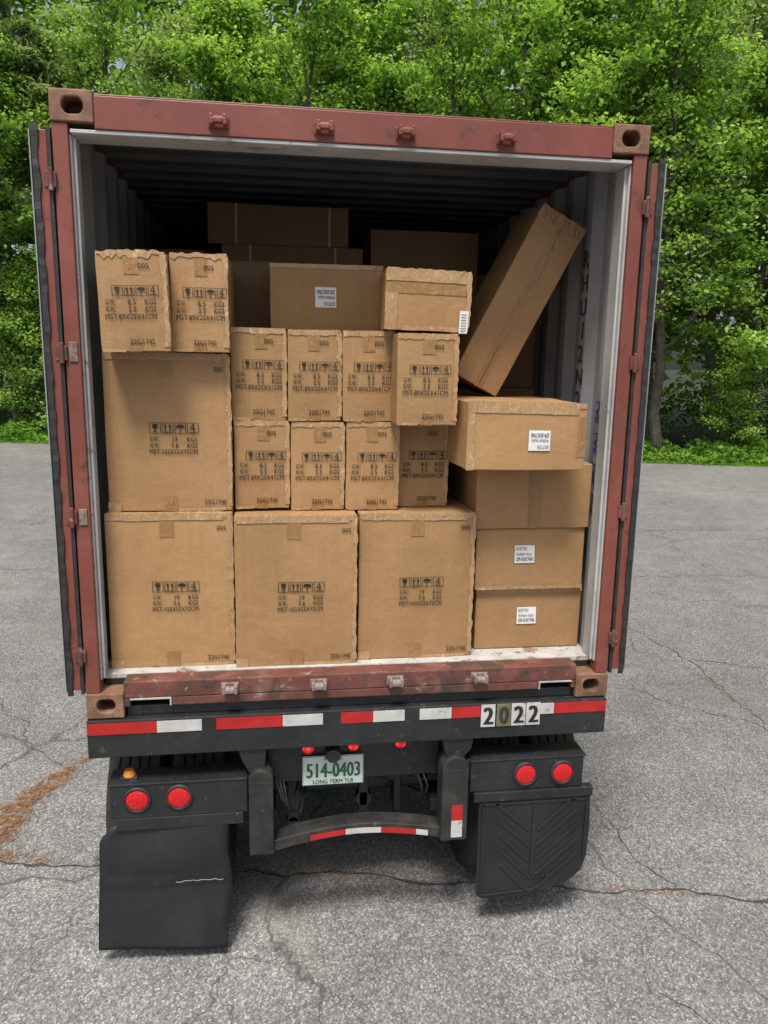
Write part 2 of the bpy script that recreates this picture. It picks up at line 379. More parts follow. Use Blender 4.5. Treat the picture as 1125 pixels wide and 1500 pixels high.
# ---------------------------------------------------------------- cardboard boxes
def icons(mb,x,z,size,pitch,fn,y):
    def poly(pts,ox):
        out=[fn((ox+a*size,y,z+b*size)) for a,b in pts]; mb.add(out,[list(range(len(out)))])
    for k in range(4):
        ox=x+k*pitch; t=.05
        for r in ((0,0,1,t),(0,1-t,1,1),(0,t,t,1-t),(1-t,t,1,1-t)): poly([(r[0],r[1]),(r[2],r[1]),(r[2],r[3]),(r[0],r[3])],ox)
        if k==0:
            poly([(.46,.2),(.54,.2),(.54,.45),(.46,.45)],ox); poly([(.3,.12),(.7,.12),(.7,.2),(.3,.2)],ox)
            poly([(.3,.88),(.25,.65),(.33,.5),(.46,.43),(.54,.43),(.67,.5),(.75,.65),(.7,.88)],ox)
        elif k==1:
            for c in (.3,.7):
                poly([(c-.05,.22),(c+.05,.22),(c+.05,.6),(c-.05,.6)],ox); poly([(c-.15,.6),(c+.15,.6),(c,.9)],ox)
            poly([(.12,.1),(.88,.1),(.88,.17),(.12,.17)],ox)
        elif k==2:
            poly([(.12+.0,.55)]+[(.5-.4*math.cos(a),.55+.3*math.sin(a)) for a in [i*math.pi/8 for i in range(1,8)]]+[(.9,.55)],ox)
            poly([(.47,.18),(.53,.18),(.53,.55),(.47,.55)],ox); poly([(.35,.12),(.53,.12),(.53,.18),(.35,.18)],ox)
        else:
            poly([(.18,.1),(.82,.1),(.82,.18),(.18,.18)],ox)
            poly([(.5,.24),(.6,.24),(.6,.9),(.5,.9)],ox); poly([(.22,.42),(.75,.42),(.75,.5),(.22,.5)],ox); poly([(.22,.5),(.32,.5),(.56,.9),(.5,.9)],ox)
def cbox(x0,x1,y0,dep,z0,z1,kind=None,R=None,tapes=(),labels=(),amp=.0042,edge=.0,redge=.0,seed=None,straps=(),mat='card'):
    sx,sy,sz=x1-x0,dep,z1-z0
    seed=seed if seed is not None else random.random()*100
    E=empty('cardboard_box',((x0+x1)/2,y0+dep/2,(z0+z1)/2))
    if R is not None: E.rotation_euler=R
    sv=Vector((seed,seed*1.7,seed*.3))
    def fn(p):
        p=Vector(p); n=noise.noise_vector(p*4+sv)*amp*.7
        u,w=2*p.x/sx,2*p.z/sz
        if p.y<-sy*.4: n.y-=amp*.8*max(0,1-u*u)*max(0,1-w*w)
        c=abs(u)*abs(w)
        if c>.85: n+=noise.noise_vector(p*11+sv)*amp*.9
        return p+n
    bm=bmesh.new(); bmesh.ops.create_cube(bm,size=1)
    for v in bm.verts: v.co=Vector((v.co.x*sx,v.co.y*sy,v.co.z*sz))
    bmesh.ops.bevel(bm,geom=bm.edges[:],offset=.0045,segments=2,affect='EDGES',profile=.6)
    for _ in range(3):
        le=[e for e in bm.edges if e.calc_length()>.055]
        bmesh.ops.subdivide_edges(bm,edges=le,cuts=1,use_grid_fill=True)
    for v in bm.verts: v.co=fn(v.co)
    me=bpy.data.meshes.new('carton_body'); bm.to_mesh(me); bm.free(); me.materials.append(M[mat])
    me.polygons.foreach_set("use_smooth",[True]*len(me.polygons))
    o=link(bpy.data.objects.new('carton_body',me),E); wn=o.modifiers.new('wn','WEIGHTED_NORMAL'); wn.weight=80
    Y=-sy/2-.0022
    def strip(mb,xa,xb,za,zb,y=Y,jag=.0):
        nx=max(2,int((xb-xa)/.04)+1); nz=max(2,int((zb-za)/.04)+1); vs=[];fs=[]
        for i in range(nx+1):
            for j in range(nz+1):
                px=xa+(xb-xa)*i/nx; pz=za+(zb-za)*j/nz
                if jag and (i in(0,nx)): px+=random.uniform(-jag,jag)
                if jag and (j in(0,nz)): pz+=random.uniform(-jag,jag)
                vs.append(fn((px,y-random.random()*.0008,pz)))
        for i in range(nx):
            for j in range(nz):
                a=i*(nz+1)+j; fs.append((a,a+nz+1,a+nz+2,a+1))
        mb.add(vs,fs)
    mt=MB()
    for t in tapes:
        mt.mat(t[0]); strip(mt,t[1]*sx-sx/2,t[2]*sx-sx/2,t[3]*sz-sz/2,t[4]*sz-sz/2,Y-(.001 if t[0]=='clear' else 0),.0015)
    mt.mat('clear')
    def crumple(p0,p1,n,w,out,k_):
        p0=Vector(p0);p1=Vector(p1);vs=[];fs=[]
        for i in range(n+1):
            p=p0.lerp(p1,i/n); j=random.uniform(-.003,.006)*k_
            vs+= [fn(p+out[0]*(w*random.uniform(1-.6*k_,1+.2*k_))+Vector((0,-.0032,0))), fn(p+Vector((0,-.0032,0))+out[1]*(.001+j)), fn(p+Vector((0,.03,0))+out[1]*(.0025+random.uniform(0,.003)*k_))]
        for i in range(n):
            for k in range(2):
                a=i*3+k; fs.append((a,a+3,a+4,a+1))
        mt.add(vs,fs)
    if edge: crumple((-sx/2+.004,-sy/2,sz/2),(sx/2-.004,-sy/2,sz/2),int(sx/.016),.024,(Vector((0,0,-1)),Vector((0,0,1))),edge)
    if redge: crumple((sx/2,-sy/2,sz/2-.01),(sx/2,-sy/2,-sz/2+.02),int(sz/.022),.022,(Vector((-1,0,0)),Vector((1,0,0))),redge)
    if mt.v: mt.obj('tape',E)
    if straps:
        ms=MB().mat('strap')
        for s_ in straps: strip(ms,s_*sx-sx/2-.006,s_*sx-sx/2+.006,-sz/2,sz/2,Y-.002)
        ms.obj('strap',E)
    mp=MB().mat('ink'); yp=Y-.0030
    if kind in('big','small'):
        L=-sx/2; T=sz/2
        put=lambda s,x,z,c,**k: put_text(mp,s,x,z,c,yp,fn=fn,bold=.00015,**k)
        if kind=='big':
            ix=L+.35*sx; iz=T-.50*sz; icons(mp,ix,iz,.049,.0545,fn,yp); tw=.205; bx=ix
            gw,nw,ms_,cd='19','7.6','MST:103X55X72CM','22G174E'; lz=iz-.034
            put('005',L+.95*sx,T-.078,.021,align='r',width=.042); put(cd,L+.955*sx,-T+.030,.021,align='r',width=.098)
        else:
            ix=L+.13*sx+.02; iz=T-.44*sz; icons(mp,ix,iz,.042,.0475,fn,yp); tw=.20; bx=L+.10*sx
            gw,nw,ms_,cd='8.5','3.5','MST:89X25X41CM','22G174S'; lz=iz-.033
            put('005',L+.76*sx,T-.065,.021,align='r',width=.042); put(cd,L+.78*sx,-T+.030,.021,align='r',width=.098)
        for k,(a,b_) in enumerate((('G.W.:',gw),('N.W.:',nw))):
            z=lz-k*.0285; put(a,bx,z,.0205,width=.042); put(b_,bx+tw*.52,z,.0205,align='c',width=.013*len(b_)-(.006 if '.' in b_ else 0)); put('KGS',bx+tw,z,.0205,align='r',width=.045)
        put(ms_,bx-.004,lz-.057,.0205,width=tw+.004)
    for (lx,lz_,lw,lh,flip,vert) in labels:
        ml=MB().mat('white'); cx=lx*sx-sx/2; cz=lz_*sz-sz/2
        strip(ml,cx-lw/2,cx+lw/2,cz-lh/2,cz+lh/2,yp+.0005); ml.obj('address_label',E)
        mp.mat('inkgrey'); sg=-1 if flip else 1; y2=yp-.0022
        for k,(s_,wd) in enumerate((('BOSTON',.52),('Anthem music',.80),('229-253CTNS',.84))):
            if vert: continue
            put_text(mp,s_,cx-sg*lw*.43,cz+sg*(lh*.22-k*lh*.29),lh*.19,y2,width=lw*wd,flip=flip,fn=fn,bold=.0004 if k==2 else 0)
        if vert:
            for k in range(7): mp.add([fn(q) for q in [(cx-lw*.35,y2,cz-lh*.4+k*lh*.12),(cx+lw*.3,y2,cz-lh*.4+k*lh*.12),(cx+lw*.3,y2,cz-lh*.4+k*lh*.12+.003),(cx-lw*.35,y2,cz-lh*.4+k*lh*.12+.003)]],[(0,1,2,3)])
    if mp.v: mp.obj('printing',E)
    return E
def big(x0,x1,y,z0,z1,w=.055):
    c=random.uniform(-.02,.02)
    return cbox(x0,x1,y,.98,z0,z1,'big',edge=.45,redge=.85,tapes=[('tape',.5-w+c,.5+w+c,.85,.955),('tape',.5-w,.5+w,0,.10),('clear',.02,.93,.957,.985),('clear',.0,.10,.0,.06),('clear',.56,.95,.0,.022)])
big(-1.135,-.574,.165,.171,.900)
big(-.565,-.004,.125,.171,.889)
big(.010,.568,.165,.171,.888)
big(-1.116,-.573,.20,.904,1.608)
def small(x0,x1,y,z0,z1,R=None,e=.4):
    c=random.uniform(-.04,.04)
    return cbox(x0,x1,y,.86,z0,z1,'small',R=R,tapes=[('tape',.40+c,.62+c,.78,.95),('tape',.40,.60,0,.10),('clear',.02,.35,0,.03)],edge=e,redge=.7)
small(-.563,-.312,.25,.903,1.311); small(-.304,-.055,.255,.893,1.307); small(-.047,.203,.248,.893,1.309); small(.214,.461,.33,.892,1.304)
small(-.570,-.323,.255,1.313,1.723,R=(0,math.radians(.5),0)); small(-.315,-.072,.25,1.312,1.720); small(-.065,.182,.245,1.312,1.722,R=(0,math.radians(-.4),0)); small(.158,.430,.06,1.312,1.710)
small(-1.087,-.813,.02,1.611,2.005,R=(0,math.radians(-1.5),math.radians(1)),e=1.4); small(-.806,-.568,.12,1.613,2.015,e=1.1)
cbox(-.393,.149,.50,.5,1.727,2.036,labels=[(.49,.50,.10,.095,True,False)],tapes=[('clear',.0,1,.93,1)])
cbox(.128,.512,.16,.5,1.727,1.990,R=(0,math.radians(1.5),math.radians(-3)),labels=[(.93,.17,.04,.10,False,True)],edge=.7,redge=.6,
     tapes=[('tape',0,1,.60,.76),('clear',0,1,.80,.97),('clear',.0,.14,0,.6),('clear',.2,.98,.0,.08)])
a=math.atan2(.456,.89); up=Vector((.456,0,.89)).normalized(); rt=Vector((up.z,0,-up.x))
br=Vector((.722,.5,1.424)); cen=br-rt*.125+up*.455
E=cbox(cen.x-.125,cen.x+.125,.44,.42,cen.z-.455,cen.z+.455,R=(0,a,math.radians(0)),tapes=[('tape',.47,.62,0,.925),('tape',.0,1,.93,1.0)],amp=.005)
mb=MB().mat('ink').box(.012,.0140,-.2155,-.2140,-.44,.44); mb.obj('flap_seam',E)
cbox(.455,1.008,-.02,.75,1.119,1.420,labels=[(.60,.45,.10,.09,True,False)],R=(0,math.radians(.6),math.radians(1.0)),tapes=[('clear',0,.93,.84,.97),('clear',0,.06,0,.84),('tape',.93,1,.2,.8)],edge=.5)
cbox(.575,1.150,.20,.6,.801,1.116,tapes=[('tape',.46,.56,.0,1.0)])
cbox(.590,1.140,.215,.6,.490,.799,labels=[(.44,.58,.10,.09,False,False)],tapes=[('clear',0,1,0,.06)])
cbox(.607,1.152,.24,.6,.171,.488,labels=[(.48,.55,.10,.09,False,False)],tapes=[('clear',0,1,.93,1)])
def back(x0,x1,y,d,z0,z1,**k): return cbox(x0,x1,y,d,z0,z1,mat='cardshade',**k)
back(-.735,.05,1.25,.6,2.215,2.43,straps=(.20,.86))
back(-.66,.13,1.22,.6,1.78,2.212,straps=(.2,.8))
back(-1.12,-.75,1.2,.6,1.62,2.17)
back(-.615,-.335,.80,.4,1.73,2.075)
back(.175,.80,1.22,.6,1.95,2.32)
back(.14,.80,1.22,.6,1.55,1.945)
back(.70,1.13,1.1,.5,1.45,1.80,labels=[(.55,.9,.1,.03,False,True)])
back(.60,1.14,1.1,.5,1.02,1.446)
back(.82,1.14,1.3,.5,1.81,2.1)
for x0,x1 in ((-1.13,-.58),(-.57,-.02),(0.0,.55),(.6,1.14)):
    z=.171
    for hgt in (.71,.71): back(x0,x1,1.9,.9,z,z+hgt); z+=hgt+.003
# ---------------------------------------------------------------- trailer chassis
TR=empty('trailer_chassis')
ZG=-1.25
mb=MB().mat('chassis')
mb.box(-1.22,1.215,-.012,.20,-.185,-.004)
mb.box(-1.05,1.05,.03,.19,-.003,.044)
mb.obj('rear_bolster',TR,.006)
mb=MB().mat('chassis')
mb.box(-.43,.42,.12,.19,-.43,-.186)
mb.prism([(-.56,-.186),(-.54,-.25),(-.50,-.32),(-.44,-.32),(-.43,-.186)],.0,.10)
mb.prism([(.405,-.186),(.43,-.30),(.50,-.30),(.55,-.24),(.56,-.186)],.0,.10)
for s in (-1,1):
    a,b=sorted((s*.38,s*.46)); mb.box(a,b,.19,9,-.50,-.186); 
    a,b=sorted((s*.33,s*.50)); mb.box(a,b,.2,9,-.515,-.50)
for y in (1.2,2.4,3.6,5.0,6.5,8): mb.box(-.379,.379,y,y+.1,-.42,-.2)
mb.box(-.56,-.42,.02,.12,-.42,-.33); mb.box(.42,.56,.02,.12,-.42,-.31)
mb.obj('frame_rails',TR,.005)
mb=MB().mat('chassisworn')
mb.box(-.514,-.400,-.03,.09,-.715,-.335,); mb.cyl((-.457,.03,-.335),.057,.118,'y',20)
mb.box(.405,.535,-.03,.09,-.71,-.33); mb.cyl((.470,.03,-.33),.065,.118,'y',20)
mb.obj('underride_guard_posts',TR,.007)
mb=MB().mat('chassisworn'); n=14; vs=[];fs=[]
for i in range(n+1):
    t=i/n; x=-.40+.806*t; zb=-.69+.035*math.sin(math.pi*t)+.012*t; yb=.0+.03*math.sin(math.pi*t)
    vs+=[(x,yb,zb-.03),(x,yb,zb+.025),(x,yb+.1,zb+.025),(x,yb+.1,zb-.03)]
for i in range(n):
    for k in range(4):
        a=i*4+k; b=i*4+(k+1)%4; fs.append((a,b,b+4,a+4))
mb.add(vs,fs); mb.obj('underride_bar',TR,.004)
mb=MB()
for i in range(3,13):
    f=lambda t:(-.40+.806*t,.0+.03*math.sin(math.pi*t)-.003,-.69+.035*math.sin(math.pi*t)+.012*t)
    p,q=f(i/14),f((i+1)/14); mb.mat('tred' if (i//3)%2 else 'twhite'); mb.add([(p[0],p[1],p[2]-.024),(q[0],q[1],q[2]-.024),(q[0],q[1],q[2]+.006),(p[0],p[1],p[2]+.006)],[(0,1,2,3)])
mb.mat('tred').box(.455,.51,-.033,-.0305,-.60,-.52); mb.mat('twhite').box(.455,.51,-.033,-.0305,-.69,-.60)
mb.obj('guard_reflective_tape',TR)
mb=MB()
for k,a,b in (('tred',-1.217,-.915),('twhite',-.915,-.717),('tred',-.653,-.354),('twhite',-.354,-.168),('tred',-.085,.066),('twhite',.066,.216),('twhite',.287,.441),('tred',.441,.583),('twhite',.870,.947),('tred',.947,1.212)):
    mb.mat(k).box(a,b-.001,-.0155,-.0125,-.070,-.016)
mb.obj('reflective_tape',TR)
mb=MB()
for i,(x0,ch,k) in enumerate(((.585,'2','twhite'),(.662,'0','yellow'),(.735,'2','twhite'),(.808,'2','twhite'))):
    mb.mat(k).box(x0,x0+.069,-.018,-.0125,-.122,-.010)
    mb.mat('ink' if i!=1 else 'chassisworn'); vs,fs,w=text_geo(ch)
    for j,dx in enumerate((-.005,-.0025,0,.0025,.005)): mb.add([(x0+.012+dx+a_*(.045/w),-.0192-.0002*j,-.108+b_*.125) for a_,b_ in vs],fs)
mb.obj('trailer_number_plate',TR)
mb=MB().mat('plate').box(-.262,.038,.100,.104,-.447,-.292); mb.obj('license_plate',TR,.002)
mb=MB().mat('green'); y=.0985
put_text(mb,'514-0403',-.112,-.405,.075,y,width=.262,align='c',bold=.0025)
put_text(mb,'MAINE',-.112,-.316,.018,y,width=.085,align='c',bold=.0008); put_text(mb,'LONG TERM TLR',-.112,-.438,.020,y,width=.20,align='c',bold=.0008)
for r in ((-.260,.036,-.296,-.2935),(-.260,.036,-.4455,-.443),(-.260,-.2575,-.443,-.296),(.0335,.036,-.443,-.296)): mb.box(r[0],r[1],.0985,.0995,r[2],r[3])
mb.obj('plate_lettering',TR)
mb=MB().mat('chassis').cyl((-.115,.07,-.270),.034,.05,'y',18).box(-.15,-.08,.06,.115,-.29,-.25)
mb.obj('plate_lamp',TR,.004)
def lamp(mb,x,y,z,r,k):
    mb.mat('gasket')
    n=32; vs=[];fs=[]
    prof=[(r*1.22,.004),(r*1.2,-.008),(r*1.02,-.012),(r*1.0,-.004)]
    for rr,dy in prof:
        for i in range(n): a=2*math.pi*i/n; vs.append((x+math.cos(a)*rr,y+dy,z+math.sin(a)*rr))
    for j in range(3):
        for i in range(n): fs.append((j*n+i,j*n+(i+1)%n,(j+1)*n+(i+1)%n,(j+1)*n+i))
    mb.add(vs,fs)
    mb.mat(k); vs=[];fs=[]
    for j in range(6):
        rr=r*math.cos(j/5*math.pi/2*.999); dy=-.004-.012*math.sin(j/5*math.pi/2)
        for i in range(n): a=2*math.pi*i/n; vs.append((x+math.cos(a)*rr,y+dy,z+math.sin(a)*rr))
    for j in range(5):
        for i in range(n): fs.append((j*n+i,j*n+(i+1)%n,(j+1)*n+(i+1)%n,(j+1)*n+i))
    mb.add(vs,fs)
mb=MB()
for x,y,z in ((-1.019,-.002,-.405),(-.832,-.002,-.403),(.828,-.002,-.390),(1.016,-.002,-.392)): lamp(mb,x,y,z,.052,'lamp')
for x,y,z in ((-.232,.118,-.258),(-.012,.118,-.252),(.222,.118,-.252)): lamp(mb,x,y,z,.028,'marker')
mb.obj('tail_lamps',TR,smooth=True)
mb=MB().mat('chassis')
mb.box(-1.14,-.52,.0,.13,-.50,-.332); mb.box(-1.15,-.52,-.006,.14,-.332,-.324)
mb.box(-1.12,-.54,-.002,.10,-.56,-.501)
mb.box(.55,1.125,.0,.13,-.475,-.312); mb.box(.55,1.135,-.006,.14,-.312,-.304); mb.box(.57,1.18,-.012,.03,-.525,-.476)
mb.obj('lamp_housing',TR,.006)
mb=MB().mat('chassisworn').box(-1.10,-1.02,.03,.09,-.324,-.312); mb.mat('amber').cyl((-1.06,.06,-.300),.030,.026,'z',20,.02); mb.obj('amber_marker_lamp',TR,.003)
n,mn=14,26; vs=[];fs=[]
for j in range(mn+1):
    t=j/mn
    for i in range(n+1):
        s_=i/n; zb=-1.165-.035*s_
        z=-.545+(zb+.545)*t; xl=-1.195-.03*t; xr=-.605-.015*t-.012*math.sin(t*9)
        if t<.10: xl+= (.10-t)*.6
        y=.02-.03*math.sin(math.pi*min(1,t/.46))*.5 + (-.07*(t-.46) if t>.46 else .0)+.008*math.sin(s_*5+t*7)
        if abs(t-.46)<.03: y-=.014
        vs.append((xl+(xr-xl)*s_,y,z))
for j in range(mn):
    for i in range(n): a=j*(n+1)+i; fs.append((a,a+n+1,a+n+2,a+1))
mb=MB().mat('flap').add(vs,fs); o=mb.obj('mud_flap',TR,smooth=True); so=o.modifiers.new('s','SOLIDIFY'); so.thickness=.008; so.offset=1
def flapy(x,z):
    t=(z+.545)/(-.64); s_=(x+1.21)/.59
    return .02-.03*math.sin(math.pi*min(1,t/.46))*.5+(-.07*(t-.46) if t>.46 else 0)+.008*math.sin(s_*5+t*7)-(.014 if abs(t-.46)<.03 else 0)-.0165
mb=MB().mat('strap'); pts=[(-.86+i*.02,-.838-.0006*i*i*.1+random.uniform(-.004,.004)) for i in range(12)]
for (a_,b_),(c_,d_) in zip(pts[:-1],pts[1:]): mb.add([(a_,flapy(a_,b_),b_-.0018),(c_,flapy(c_,d_),d_-.0018),(c_,flapy(c_,d_),d_+.0018),(a_,flapy(a_,b_),b_+.0018)],[(0,1,2,3)])
mb.obj('flap_tear',TR)
poly=[(.605,-1.045),(.63,-1.07),(.80,-1.072),(.95,-1.05),(1.08,-1.01),(1.15,-.95),(1.175,-.87),(1.182,-.70),(1.172,-.49),(.598,-.49)]
mb=MB().mat('flap').prism(poly,.0,.012)
def bar(p,q,w,h=.007):
    p=Vector((p[0],0,p[1]));q=Vector((q[0],0,q[1]));d=(q-p).normalized();nn=Vector((d.z,0,-d.x))*w/2
    v=[p+nn,q+nn,q-nn,p-nn]; mb.add([(a.x,-h,a.z) for a in v]+[(a.x,.001,a.z) for a in v],[(3,2,1,0),(0,1,5,4),(1,2,6,5),(2,3,7,6),(3,0,4,7)])
cx=.885
for k in range(5):
    z=-.57-k*.085
    bar((cx-.02,z-.13),(cx-.20+.01*k,z+.03),.018); bar((cx+.02,z-.13),(cx+.235,z+.06),.018)
bar((.622,-.52),(.626,-1.03),.012); bar((1.155,-.53),(1.155,-.88),.010); bar((.63,-1.05),(.93,-1.035),.010); bar((.60,-.545),(1.17,-.545),.014)
bar((cx,-.56),(cx,-.95),.016)
for i in range(12): bar((.84+i*.012,-.965-.004*(i%2)),(.848+i*.012,-.965),.016)
mb.obj('mud_flap',TR,.002)
def wheel(x,y,parent,idx):
    r=.515; w=.275; mb=MB().mat('rubber'); prof=[(.30,-w/2+.03),(.36,-w/2),(.44,-w/2-.004),(.495,-w/2+.008)]
    g=5; xs=-w/2+.022; step=(w-.044)/g
    for k in range(g):
        a=xs+k*step; prof+=[(r,a+.004),(r,a+step-.008),(r-.014,a+step-.006),(r-.014,a+step+.000)] if k<g-1 else [(r,a+.004),(r,a+step)]
    prof+=[(.495,w/2-.008),(.44,w/2+.004),(.36,w/2),(.30,w/2-.03)]
    n=72; vs=[];fs=[]
    for (rr,dx) in prof:
        for i in range(n):
            a=2*math.pi*i/n; r2=rr-(.004 if (rr>=r and i%2) else 0); vs.append((x+dx,y+math.cos(a)*r2,ZG+.508+math.sin(a)*r2))
    m_=len(prof)
    for j in range(m_-1):
        for i in range(n): fs.append((j*n+i,j*n+(i+1)%n,(j+1)*n+(i+1)%n,(j+1)*n+i))
    mb.add(vs,fs); mb.mat('steel').cyl((x,y,ZG+.508),.29,w*.5,'x',32)
    mb.obj('wheel_%d'%idx,parent)
k=1
for y in (.66,1.92):
    for x in (-1.075,-.765,.765,1.075): wheel(x,y,TR,k); k+=1
mb=MB().mat('chassis')
for y in (.66,1.92):
    mb.cyl((0,y,ZG+.508),.065,1.5,'x',18)
    for s in (-1,1):
        mb.cyl((s*.27,y-.12,-.60),.075,.13,'y',18); mb.box(s*.27-.02,s*.27+.02,y-.2,y-.05,-.84,-.62)
        mb.box(s*.43-.04,s*.43+.04,y-.5,y+.5,-.66,-.60); mb.box(s*.43-.05,s*.43+.05,y-.08,y+.08,-.72,-.50)
mb.box(-.33,-.27,.35,.42,-.80,-.55); mb.cyl((-.30,.38,-.80),.035,.06,'y',12); mb.box(.05,.10,.40,.47,-.80,-.50); mb.cyl((.075,.43,-.72),.045,.06,'y',12)
mb.box(-.33,.20,.42,.50,-.60,-.54)
mb.obj('axles_and_brakes',TR,.006)
mb=MB().mat('gasket')
for k_ in range(3):
    pts=[(-.40+.02*k_,.13,-.38),(-.36+.015*k_,.08,-.50-.03*k_),(-.31+.02*k_,.12,-.56-.02*k_),(-.27+.02*k_,.25,-.48),(-.24,.38,-.5)]
    mb.tube(pts,.006,6)
for k_ in range(2): mb.tube([(.30+.03*k_,.15,-.40),(.33+.03*k_,.1,-.48),(.345+.02*k_,.16,-.56),(.30,.3,-.6)],.006,6)
mb.obj('air_hoses',TR,smooth=True)
# ---------------------------------------------------------------- ground
SL=-.265
def edge_y(x): return 20.6+SL*x
me=MB().mat('soil').add([(-250,-120,ZG-.006),(250,-120,ZG-.006),(250,400,ZG-.006),(-250,400,ZG-.006)],[(0,1,2,3)]); me.obj('ground')
mb=MB().mat('asphalt'); xs=[-60+i*1.5 for i in range(81)]
top=[(x,edge_y(x)+.25*noise.noise(Vector((x*.6,0,0)))+.1*noise.noise(Vector((x*3,3,0))),ZG) for x in xs]
vs=[(x,-40,ZG) for x in xs]+top; n=len(xs)
mb.add(vs,[(i,i+1,n+i+1,n+i) for i in range(n-1)]); mb.obj('parking_lot')
mb=MB().mat('crack')
def crack(pts,w,jit,step=.03):
    P=[Vector((a,b,0)) for a,b in pts]; out=[]
    for p,q in zip(P[:-1],P[1:]):
        L=(q-p).length; m=max(2,int(L/step)); d=(q-p)/L; nn=Vector((-d.y,d.x,0))
        for i in range(m):
            c=p+(q-p)*i/m; f=noise.noise(c*3.1)*jit+noise.noise(c*13)*jit*.4; ww=w*(.25+1.0*abs(noise.noise(c*6+Vector((5,5,0))))*1.6)
            out.append((c+nn*(f+ww/2),c+nn*(f-ww/2)))
    vs=[]; 
    for a_,b_ in out: vs+=[(a_.x,a_.y,ZG+.004),(b_.x,b_.y,ZG+.004)]
    mb.add(vs,[(2*i,2*i+1,2*i+3,2*i+2) for i in range(len(out)-1)])
crack([(-9,1.9),(-4,1.2),(-1.95,.85),(-1.44,.74),(-.22,.53),(1.26,.24),(2.15,.04),(4,-.3),(8,-1)],.020,.06)
crack([(2.9,6.5),(3.4,4.6),(3.63,3.31),(3.5,1.88),(3.9,.8),(4.3,-.5)],.014,.10)
crack([(3.63,3.31),(4.6,3.0),(6,3.4)],.010,.12); crack([(-12,7.4),(-4,7.2),(-1,7.1)],.020,.05); crack([(1.2,8.7),(5,9),(9,8.9),(14,9.4)],.020,.15)
crack([(1.35,1.6),(1.7,1.0),(1.75,.15)],.008,.08); crack([(1.5,-.1),(1.35,-.45),(1.6,-.9)],.004,.08); crack([(4.3,5.5),(5.2,4.8),(6.6,4.9),(8,4.2)],.013,.2)
crack([(-1.9,1.9),(-2.6,2.9),(-3.3,4.2)],.008,.1); crack([(2.6,5.6),(4.4,6.3),(6.5,6.0),(9,6.9)],.014,.25); crack([(1.9,3.2),(2.8,2.6),(3.5,1.9)],.008,.12); crack([(5.0,11),(6.2,8.9),(5.6,6.2)],.014,.2)
mb.obj('asphalt_cracks')
mb=MB().mat('needle')
def needles(cx,cy,sx,sy,rot,n):
    for i in range(n):
        a=random.gauss(0,1)*sx; b=random.gauss(0,1)*sy; x=cx+a*math.cos(rot)-b*math.sin(rot); y=cy+a*math.sin(rot)+b*math.cos(rot)
        if noise.noise(Vector((x*14,y*14,0)))+noise.noise(Vector((x*45,y*45,4)))*.7<random.uniform(-.35,.15): continue
        t=random.random()*math.pi; L=random.uniform(.008,.028); w=.0011; z=ZG+.005+random.random()*.008
        dx,dy=math.cos(t)*L,math.sin(t)*L; nx,ny=-math.sin(t)*w,math.cos(t)*w
        mb.add([(x-dx-nx,y-dy-ny,z),(x+dx-nx,y+dy-ny,z+random.uniform(-.002,.006)),(x+dx+nx,y+dy+ny,z+.002),(x-dx+nx,y-dy+ny,z)],[(0,1,2,3)])
needles(-2.10,1.15,.12,.075,1.2,3600); needles(-1.97,1.5,.22,.05,1.1,1800); needles(-1.84,1.82,.13,.02,.9,400); needles(-2.1,.90,.18,.03,-.15,900)
needles(-.1,.50,.25,.015,-.2,160); needles(1.6,.17,.3,.008,-.2,100); needles(3.55,2.5,.012,.5,.05,250)
mb.obj('pine_needle_litter')
# ---------------------------------------------------------------- foliage
def leaf_mesh(name,cent,size,mat,var,up=.6,asp=.62):
    n=len(cent); nrm=rng.normal(size=(n,3)); nrm[:,2]=np.abs(nrm[:,2])+up; nrm/=np.linalg.norm(nrm,axis=1,keepdims=True)
    t=rng.normal(size=(n,3)); t-= (t*nrm).sum(1,keepdims=True)*nrm; t/=np.linalg.norm(t,axis=1,keepdims=True); b=np.cross(nrm,t)
    s=(size*rng.uniform(.65,1.25,n))[:,None]
    V=np.empty((n,4,3)); V[:,0]=cent-t*s*.5; V[:,1]=cent+b*s*asp*.5+nrm*s*.08; V[:,2]=cent+t*s*.5; V[:,3]=cent-b*s*asp*.5+nrm*s*.08
    me=bpy.data.meshes.new(name); me.vertices.add(4*n); me.vertices.foreach_set("co",V.ravel().astype(np.float32))
    me.loops.add(4*n); me.loops.foreach_set("vertex_index",np.arange(4*n,dtype=np.int32))
    me.polygons.add(n); me.polygons.foreach_set("loop_start",np.arange(0,4*n,4,dtype=np.int32)); me.polygons.foreach_set("loop_total",np.full(n,4,dtype=np.int32))
    at=me.attributes.new("var",'FLOAT','FACE'); at.data.foreach_set("value",np.clip(var,0,1).astype(np.float32))
    me.materials.append(mat); me.update(); me.validate(); return me
